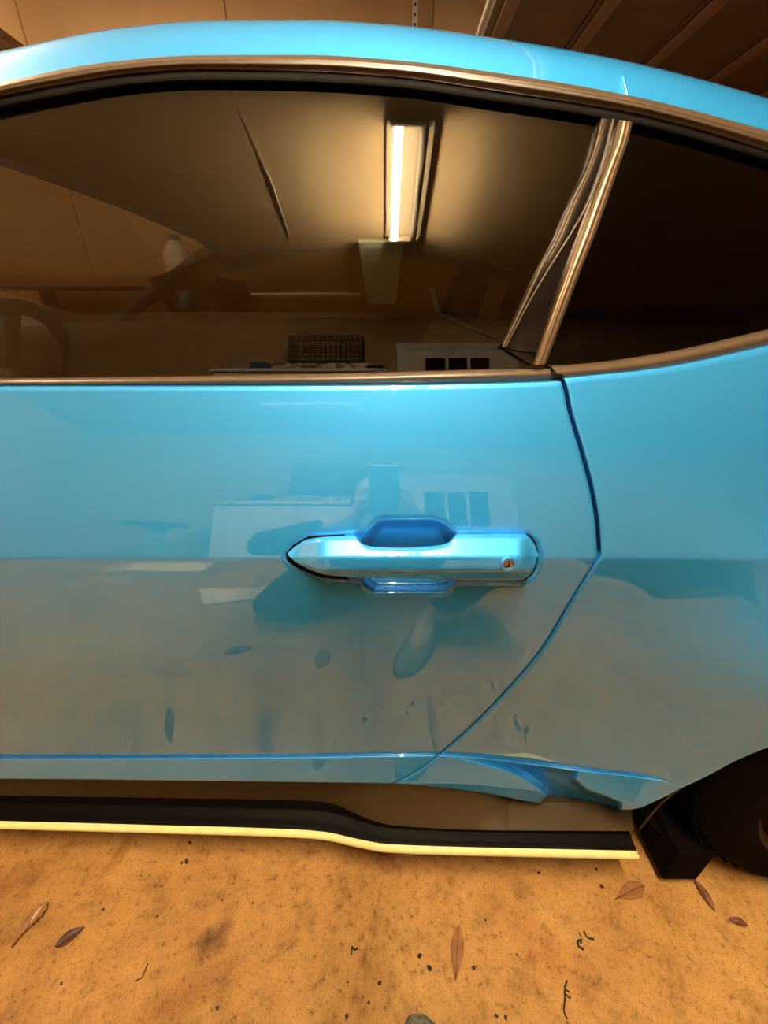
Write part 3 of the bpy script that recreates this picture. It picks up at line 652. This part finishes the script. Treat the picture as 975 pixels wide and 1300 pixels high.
# ------------------------------------------------------------------ behind the photographer, seen mirrored in the paint and glass
TZ = 1.595
fz = empty('white_cabinet', (-.74, -2.86, 0)); tag(fz, 'tall wide white cabinet against the near wall, mirrored in the upper door', 'cabinet')
MB().box((0, -.02, .8175), (1.46, .50, 1.475), bev=.012).build('carcass', M['white'], fz); MB().box((0, 0, TZ-.02), (1.50, .56, .04), bev=.01).build('top_board', M['white'], fz)
MB().box((0, -.02, .04), (1.4, .44, .08)).build('plinth', M['black'], fz)
for k in range(2):
    d_ = MB().box((-.36+.72*k, .24, .8175), (.71, .022, 1.43), bev=.005).build('door', M['white'], fz); MB().bar((-.05+.10*k, .27, .70), (-.05+.10*k, .27, .88), .009, 8).build('handle', M['steel'], d_)
for k in range(6): MB().box((-.64+.055*(k % 2)+.01*k, .253, .96-.035*(k//2)), (.04, .004, .012)).build('sticker', M['grey'], fz)
tag(MB().box((-.57, -2.92, TZ+.064), (.90, .34, .122), bev=.045).build('folded_blanket', M['cloth_a'], smooth=True), 'folded pale patterned blanket on the white cabinet under the wire crate', 'blanket')
tag(MB().box((-1.10, -2.76, TZ+.062), (.17, .18, .12), bev=.04).build('cloth_bundle', M['cloth_b'], smooth=True), 'dark blue cloth bundle at the front left on top of the white cabinet', 'cloth')
tag(MB().lathe([(.035, 0), (.037, .02), (.037, .10), (.015, .13), (.015, .15)], seg=16).build('bottle', M['grey'], smooth=True, loc=(-1.34, -2.72, TZ+.001)), 'small grey bottle on the left end of the white cabinet', 'bottle')
tag(MB().lathe([(.07, 0), (.08, .04), (.08, .05), (.02, .055)], seg=20).build('dark_pan', M['wire'], smooth=True, loc=(-.08, -2.70, TZ+.001)), 'black round pan on the right end of the white cabinet', 'pan')
cg = empty('wire_dog_crate', (-.52, -2.92, TZ+.131)); tag(cg, 'black wire dog crate standing on top of the blanket on the white cabinet', 'crate')
def grid_panel(name, o, u, v, nu, nv):
    m = MB(); o = Vector(o); u = Vector(u); v = Vector(v)
    for i in range(nu+1): m.bar(o+u*i/nu, o+u*i/nu+v, .0031, 4)
    for j in range(nv+1): m.bar(o+v*j/nv, o+v*j/nv+u, .0044, 4)
    m.build(name, M['wire'], cg)
W_, D_, H_ = .66, .34, .38
grid_panel('front_panel', (-W_/2, D_/2, 0), (W_, 0, 0), (0, 0, H_), 14, 5); grid_panel('back_panel', (-W_/2, -D_/2, 0), (W_, 0, 0), (0, 0, H_), 14, 5)
grid_panel('end_panel', (-W_/2, -D_/2, 0), (0, D_, 0), (0, 0, H_), 7, 5); grid_panel('end_panel', (W_/2, -D_/2, 0), (0, D_, 0), (0, 0, H_), 7, 5); grid_panel('top_panel', (-W_/2, -D_/2, H_), (W_, 0, 0), (0, D_, 0), 14, 4)
MB().box((0, 0, .012), (W_-.02, D_-.02, .02)).build('tray', M['wire'], cg); MB().tube([(-.05, 0, H_), (-.05, 0, H_+.04), (.05, 0, H_+.04), (.05, 0, H_)], .006, 6).build('carry_handle', M['wire'], cg)
pt = empty('pedestal_table', (-1.95, -2.6, 0)); tag(pt, 'tall round grey pedestal table left of the white cabinet, mirrored in the upper door', 'table')
MB().lathe([(.28, 1.28), (.29, 1.29), (.29, 1.325), (.28, 1.335)], seg=32).build('table_top', M['grey'], pt); MB().lathe([(.06, .02), (.055, .5), (.09, 1.28)], seg=20).build('column', M['grey'], pt); MB().lathe([(.18, 0), (.18, .015), (.06, .04)], seg=28).build('base', M['grey'], pt)
# the side door in the near wall
dr = structure(empty('door_1', (.74, Y0, 0)))
for xx in (-.555, .555): MB().box((xx, .012, 1.03), (.11, .05, 2.06), bev=.006).build('door_frame', M['white'], dr)
MB().box((0, .012, 2.085), (1.24, .05, .10), bev=.006).build('door_frame', M['white'], dr)
lf = MB()
for xx in (-.415, .415): lf.box((xx, .005, 1.02), (.17, .04, 2.02))
lf.box((0, .005, 1.965), (.66, .04, .14)).box((0, .005, .70), (.66, .04, 1.34)); lf.build('door_leaf', M['white'], dr)
for xx in (-.11, .11): MB().box((xx, .008, 1.635), (.03, .04, .52)).build('glazing_bar', M['white'], dr)
for xx in (-.22, 0, .22): MB().box((xx, -.006, 1.635), (.20, .008, .52)).build('glass_pane', M['gloss_black'], dr)
for zz in (1.08, .50): MB().box((0, .028, zz), (.56, .014, .42), bev=.006).build('door_panel', M['white'], dr)
MB().lathe([(.028, 0), (.030, -.02), (.022, -.03), (.01, -.05), (.026, -.06), (.024, -.08), (.001, -.085)], axis='Y', seg=18).build('door_knob', M['steel'], dr, smooth=True, loc=(.42, .025, 1.0)).rotation_euler = (0, 0, PI)
tag(MB().tube([(.40, -2.35, H-.03), (.53, -3.09, H-.035), (.58, -3.165, H-.10), (1.12, -3.165, 2.22)], .024, 8).build('wall_pipe', M['pale'], smooth=True), 'pale bent pipe running diagonally down the near wall to the side door', 'pipe')
tag(MB().box((-.02, -2.08, H-.022), (.27, 1.58, .04), bev=.008).build('ceiling_panel', M['green']), 'long pale green board fixed to the ceiling beyond the lit fluorescent light', 'board')
tag(MB().box((-.69, -2.56, H-.022), (.96, .10, .04), bev=.006).build('ceiling_batten', M['pale']), 'pale batten fixed across the ceiling near the near wall, left of the green board', 'batten')
c0 = tag(MB().tube([(-.57, -.10, H-.003), (-.555, -.40, H-.003), (-.545, -.70, H-.003), (-.55, -.95, H-.003), (-.555, -1.25, H-.003)], [.0006, .0008, .0022, .0022, .0010], 6).build('pull_string', M['pale'], smooth=True), 'thin pale string stapled along the ceiling, mirrored left of the fixture', 'string')
MB().box((-.545, -.72, H-.003), (.012, .010, .008)).build('staple', M['zinc'], c0)
bt = empty('added_tote', (1.22, -.98, 0), .25); tag(bt, 'black lidded tote added on the floor for the dark reflection in the rear quarter panel', 'tote')  # tote added, never in view itself, to darken the quarter panel's reflection
V = [(x_*k, y_*k, z_) for z_, k in ((.0, .86), (.44, 1.0)) for x_, y_ in ((-.34, -.24), (.34, -.24), (.34, .24), (-.34, .24))]
MB().add(V, [(0, 1, 5, 4), (1, 2, 6, 5), (2, 3, 7, 6), (3, 0, 4, 7), (3, 2, 1, 0), (4, 5, 6, 7)]).build('tub', M['wire'], bt); MB().box((0, 0, .46), (.72, .52, .04), bev=.012).build('lid', M['wire'], bt)
for xx in (-.355, .355): MB().box((xx, 0, .41), (.05, .14, .05), bev=.008).build('handle', M['grey'], bt)
tr = empty('shallow_tray', (-.95, -.92, 0)); tag(tr, 'pale shallow tray lying on the floor left of the photographer', 'tray')
MB().box((0, 0, .006), (.40, .16, .012)).build('tray_base', M['card'], tr); MB().box((0, .08, .03), (.40, .012, .06)).box((0, -.08, .03), (.40, .012, .06)).box((-.2, 0, .03), (.012, .16, .06)).box((.2, 0, .03), (.012, .16, .06)).build('tray_side', M['card'], tr)
q = [(-.72, -.70), (-.66, -.58), (-.45, -.63), (-.47, -.68), (-.46, -.74), (-.50, -.71), (-.55, -.73), (-.58, -.69), (-.64, -.70)]
cb = MB().add([(x_, y_, .012) for x_, y_ in q]+[(x_, y_, .001) for x_, y_ in q], [tuple(range(8, -1, -1))]+[tuple(range(9, 18))]+[(i, (i+1) % 9, 9+(i+1) % 9, 9+i) for i in range(9)]).build('cardboard_piece', M['card']); tag(cb, 'torn pale strip of cardboard lying flat on the floor by the photographer', 'cardboard')

# beyond the car
jg = empty('white_jug', (-1.30, 2.55, 1.235)); tag(jg, 'white plastic jug on the far bench, seen through the windshield', 'jug')
MB().lathe([(.07, .0), (.085, .02), (.085, .13), (.05, .18), (.035, .20)], seg=24).build('jug_body', M['white'], jg, smooth=True); MB().lathe([(.038, .20), (.038, .225), (.03, .23)], seg=18).build('cap', M['cloth_b'], jg); MB().tube([(.045, 0, .18), (.11, 0, .17), (.085, 0, .09)], .010, 8).build('jug_handle', M['white'], jg, smooth=True)
bn = empty('workbench', (-1.75, 2.62, 0)); tag(bn, 'brown workbench along the far wall carrying the white jug', 'workbench')
MB().box((0, 0, 1.205), (1.5, .6, .06), bev=.005).build('bench_top', M['wood_rib'], bn)
for xx in (-.68, .68):
    for yy in (-.24, .24): MB().box((xx, yy, .5875), (.07, .07, 1.175)).build('leg', M['wood'], bn)

# ------------------------------------------------------------------ the photographer, squatting behind the phone
per = empty('person', (.08, -.62, 0)); tag(per, 'person squatting in dark clothes and grey felt shoes, holding up a phone toward the car', 'person')
def skinned(name, verts, edges, radii, mt, parent, root=0, sub=2):
    me = bpy.data.meshes.new(name); me.from_pydata([tuple(v) for v in verts], edges, []); me.materials.append(mt)
    o = bpy.data.objects.new(name, me); COL.objects.link(o); o.parent = parent
    sk = o.modifiers.new('skin', 'SKIN'); sk.use_smooth_shade = True
    if not me.skin_vertices: me.skin_vertices.new()
    for i, r in enumerate(radii):
        d = me.skin_vertices[0].data[i]; d.radius = (r, r) if not hasattr(r, '__len__') else r; d.use_root = (i == root)
    s = o.modifiers.new('sub', 'SUBSURF'); s.levels = s.render_levels = sub
    return o
def rel(p): return (p[0]-.08, p[1]+.62, p[2])
PH = CAM - FWD*.024 - UPV*.052                          # middle of the phone, its lens at the camera
J = dict(pel=(.05,-.71,.44), wst=(.02,-.69,.60), ch=(-.03,-.69,.79), nk=(-.02,-.64,.89), hd=(-.015,-.615,.95),
         shR=(.145,-.66,.88), elR=(.25,-.58,.83), wrR=(.085,-.462,.915), shL=(-.21,-.66,.88), elL=(-.36,-.57,.84), wrL=(-.085,-.462,.915),
         hpR=(.14,-.72,.42), knR=(.30,-.42,.52), anR=(.135,-.42,.10), hpL=(-.04,-.72,.42), knL=(-.37,-.46,.095), anL=(-.30,-.92,.10))
V = []; Ed = []; Rd = []
def jv(p, r, par=None):
    V.append(rel(p)); Rd.append(r); i = len(V)-1
    if par is not None: Ed.append((par, i))
    return i
pel = jv(J['pel'], .105); wst = jv(J['wst'], .095, pel); ch = jv(J['ch'], .125, wst); nk = jv(J['nk'], .05, ch); jv(J['hd'], .055, nk)
ends = {}
for s in 'RL':
    sg = 1 if s == 'R' else -1
    a = jv(J['sh'+s], .058, ch); b_ = jv(J['el'+s], .042, a); c = jv(J['wr'+s], .026, b_)
    h = jv((PH[0]+sg*.050, PH[1]-.018, PH[2]-.045), .024, c)
    for k in range(4):                                  # four fingers wrapped behind and round the phone's edge
        zz = PH[2]-.050+.020*k; yy = PH[1]+(.0102*(k-1.5)*-1)
        f1 = jv((PH[0]+sg*(.056), PH[1]-.012-.004*k, zz), .0095, h); f2 = jv((PH[0]+sg*.048, PH[1]-.002-.006*k, zz+.002), .0085, f1)
        jv((PH[0]+sg*(.036-.002*abs(k-1)), PH[1]+.006-.008*k, zz+.003), .0075, f2)
    t1 = jv((PH[0]+sg*.048, PH[1]-.034, PH[2]-.055), .011, h); jv((PH[0]+sg*.026, PH[1]-.040, PH[2]-.035), .0085, t1)
    hp = jv(J['hp'+s], .085, pel); kn = jv(J['kn'+s], .062, hp); an = jv(J['an'+s], .038, kn); jv((J['an'+s][0]-(.04 if s == 'R' else 0), J['an'+s][1]+.12, .045), .03, an)
skinned('body', V, Ed, Rd, M['skin'], per)
# clothes follow the same joints, a little fuller
def chain(name, names, rad, mt, edges, sub=2):
    return skinned(name, [rel(J[n]) if isinstance(n, str) else rel(n) for n in names], edges, rad, mt, per, 0, sub)
def mix(a, b, t): return tuple(np.array(J[a])*(1-t)+np.array(J[b])*t)
chain('jacket', ['pel', 'wst', 'ch', mix('ch', 'nk', .75), 'shR', 'elR', mix('elR', 'wrR', .85), 'shL', 'elL', mix('elL', 'wrL', .85)], [.150, .142, .150, .065, .074, .057, .040, .074, .057, .040], M['navy'], [(0,1),(1,2),(2,3),(2,4),(4,5),(5,6),(2,7),(7,8),(8,9)])
for s_, side_ in ((1, 'R'), (-1, 'L')):
    h_ = (J['hp'+side_][0], J['hp'+side_][1], J['hp'+side_][2])
    chain('trouser_leg', [mix('pel', 'hp'+side_, .45), mix('hp'+side_, 'kn'+side_, .12), mix('hp'+side_, 'kn'+side_, .5), 'kn'+side_, mix('kn'+side_, 'an'+side_, .4), mix('kn'+side_, 'an'+side_, .78)], [.135, .128, .108, .085, .076, .062], M['denim'], [(0,1),(1,2),(2,3),(3,4),(4,5)])
chain('trouser_seat', [mix('pel', 'wst', -.25), 'pel', mix('pel', 'wst', .5), mix('pel', 'wst', .9)], [.12, .152, .150, .135], M['denim'], [(0,1),(1,2),(2,3)])
# head with face
hd = empty('head', (0, 0, 0)); 
bpy.data.objects.remove(hd)
hc = Vector(rel((-.015, -.590, 1.015)))
def head_mesh():
    bm = bmesh.new(); bmesh.ops.create_uvsphere(bm, u_segments=36, v_segments=26, radius=1.0)
    for v in bm.verts:
        x_, y_, z_ = v.co; X, Y, Z = x_*.074, y_*.093, z_*.115
        if z_ < -.1: k = 1-.34*min((-z_-.1)/.9, 1)**1.2; X *= k; Y = Y*(1-.14*min(-z_-.1, 1)) + .006*(-z_)
        if y_ > .5:                                     # face planes: brow, eye hollow, nose, lips, chin
            f = (y_-.5)/.5
            Y += .020*f*math.exp(-(X/.012)**2)*math.exp(-((Z+.022)/.020)**2) + .010*f*math.exp(-(X/.009)**2)*math.exp(-((Z-.004)/.022)**2)
            for sx_ in (-.031, .031): Y -= .010*math.exp(-((X-sx_)/.015)**2-((Z-.006)/.012)**2)
            Y += .005*math.exp(-(X/.045)**2-((Z-.026)/.010)**2) + .006*math.exp(-(X/.022)**2-((Z+.058)/.010)**2) + .008*math.exp(-(X/.02)**2-((Z+.096)/.014)**2)
        v.co = (X, Y, Z)
    me = bpy.data.meshes.new('head'); bm.to_mesh(me); bm.free(); me.polygons.foreach_set('use_smooth', [True]*len(me.polygons)); me.materials.append(M['skin']); return me
h = bpy.data.objects.new('head', head_mesh()); COL.objects.link(h); h.parent = per; h.location = hc; h.rotation_euler = (math.radians(10), 0, 0)
for sx_ in (-.031, .031):
    MB().lathe([(.001, -.012), (.009, -.008), (.012, 0), (.009, .008), (.001, .012)], axis='Y', seg=16).build('eye', M['eye'], h, smooth=True, loc=(sx_, .070, .006))
    MB().lathe([(.004, -.003), (.020, -.002), (.026, .004), (.018, .009), (.004, .006)], seg=16).build('ear', M['skin'], h, smooth=True, loc=(sx_*2.38, -.004, -.005)).rotation_euler = (0, math.copysign(1.4, sx_), 0)
MB().box((0, .088, -.056), (.044, .010, .010), bev=.004).build('mouth', M['lip'], h, smooth=True)
bm = bmesh.new(); bmesh.ops.create_uvsphere(bm, u_segments=32, v_segments=20, radius=1.0)
for v in [v for v in bm.verts if v.co.z < -.35 or (v.co.y > .45 and v.co.z < .50)]: bm.verts.remove(v)
for v in bm.verts: v.co = (v.co.x*.081, v.co.y*.099-.004, v.co.z*.122+.002)
me = bpy.data.meshes.new('hair'); bm.to_mesh(me); bm.free(); me.materials.append(M['hair']); me.polygons.foreach_set('use_smooth', [True]*len(me.polygons)); o = bpy.data.objects.new('hair', me); COL.objects.link(o); o.parent = h
sd = o.modifiers.new('thick', 'SOLIDIFY'); sd.thickness = .012
# shoes
def shoe(x_, ytoe, turn):
    L = .28; rows = []; N_ = 26
    for i in range(N_+1):
        t = i/N_; wd = .034+.014*math.sin(PI*min(t*1.05, 1))+.006*t
        wd *= math.sqrt(max(1-((t-.80)/.21)**2, 0)) if t > .80 else (math.sqrt(max(1-((.12-t)/.13)**2, 0)) if t < .12 else 1)
        hh = (.105-.05*ss(.15, .6, t))*(math.sqrt(max(1-((t-.72)/.285)**2, 0)) if t > .72 else 1)*(math.sqrt(max(1-((.08-t)/.09)**2, .05)) if t < .08 else 1)
        rows.append([(x_+turn*(1-t)*L+wd*math.cos(a)*1.0, ytoe-L+L*t, .018+max(hh, .004)*max(math.sin(a), 0)**.75) for a in np.linspace(PI, 0, 17)])
    G = np.array(rows); m = MB(); n, k = G.shape[:2]
    m.add(G.reshape(-1, 3)-np.array((.08, -.62, 0)), [(i*k+j, i*k+j+1, (i+1)*k+j+1, (i+1)*k+j) for i in range(n-1) for j in range(k-1)]); o = m.build('shoe', M['felt'], per, smooth=True)
    s = MB(); ring = [(r[0], r[-1]) for r in rows]; V_ = []
    for a, b_ in ring: V_ += [(a[0]-.002-.08, a[1]+.62, .020), (b_[0]+.002-.08, b_[1]+.62, .020), (a[0]-.002-.08, a[1]+.62, .0005), (b_[0]+.002-.08, b_[1]+.62, .0005)]
    Fc = []
    for i in range(len(ring)-1):
        a = i*4; c = a+4; Fc += [(a, a+1, c+1, c), (a+2, c+2, c+3, a+3), (a, c, c+2, a+2), (a+1, a+3, c+3, c+1)]
    s.add(V_, Fc).build('sole', M['sole'], o)
shoe(.055, -.190, .36); shoe(-.30, -.76, 0)
# phone
ph = empty('phone', tuple(PH)); ph.rotation_euler = (-PITCH, 0, 0); tag(ph, 'pale blue smartphone held upright in both hands of the person', 'phone')
MB().box((0, 0, 0), (.075, .008, .150), bev=.0035).build('phone_body', mat('phone_case', (.25, .42, .55), rough=.4), ph); MB().box((0, -.0043, 0), (.069, .0006, .143)).build('screen', M['gloss_black'], ph)
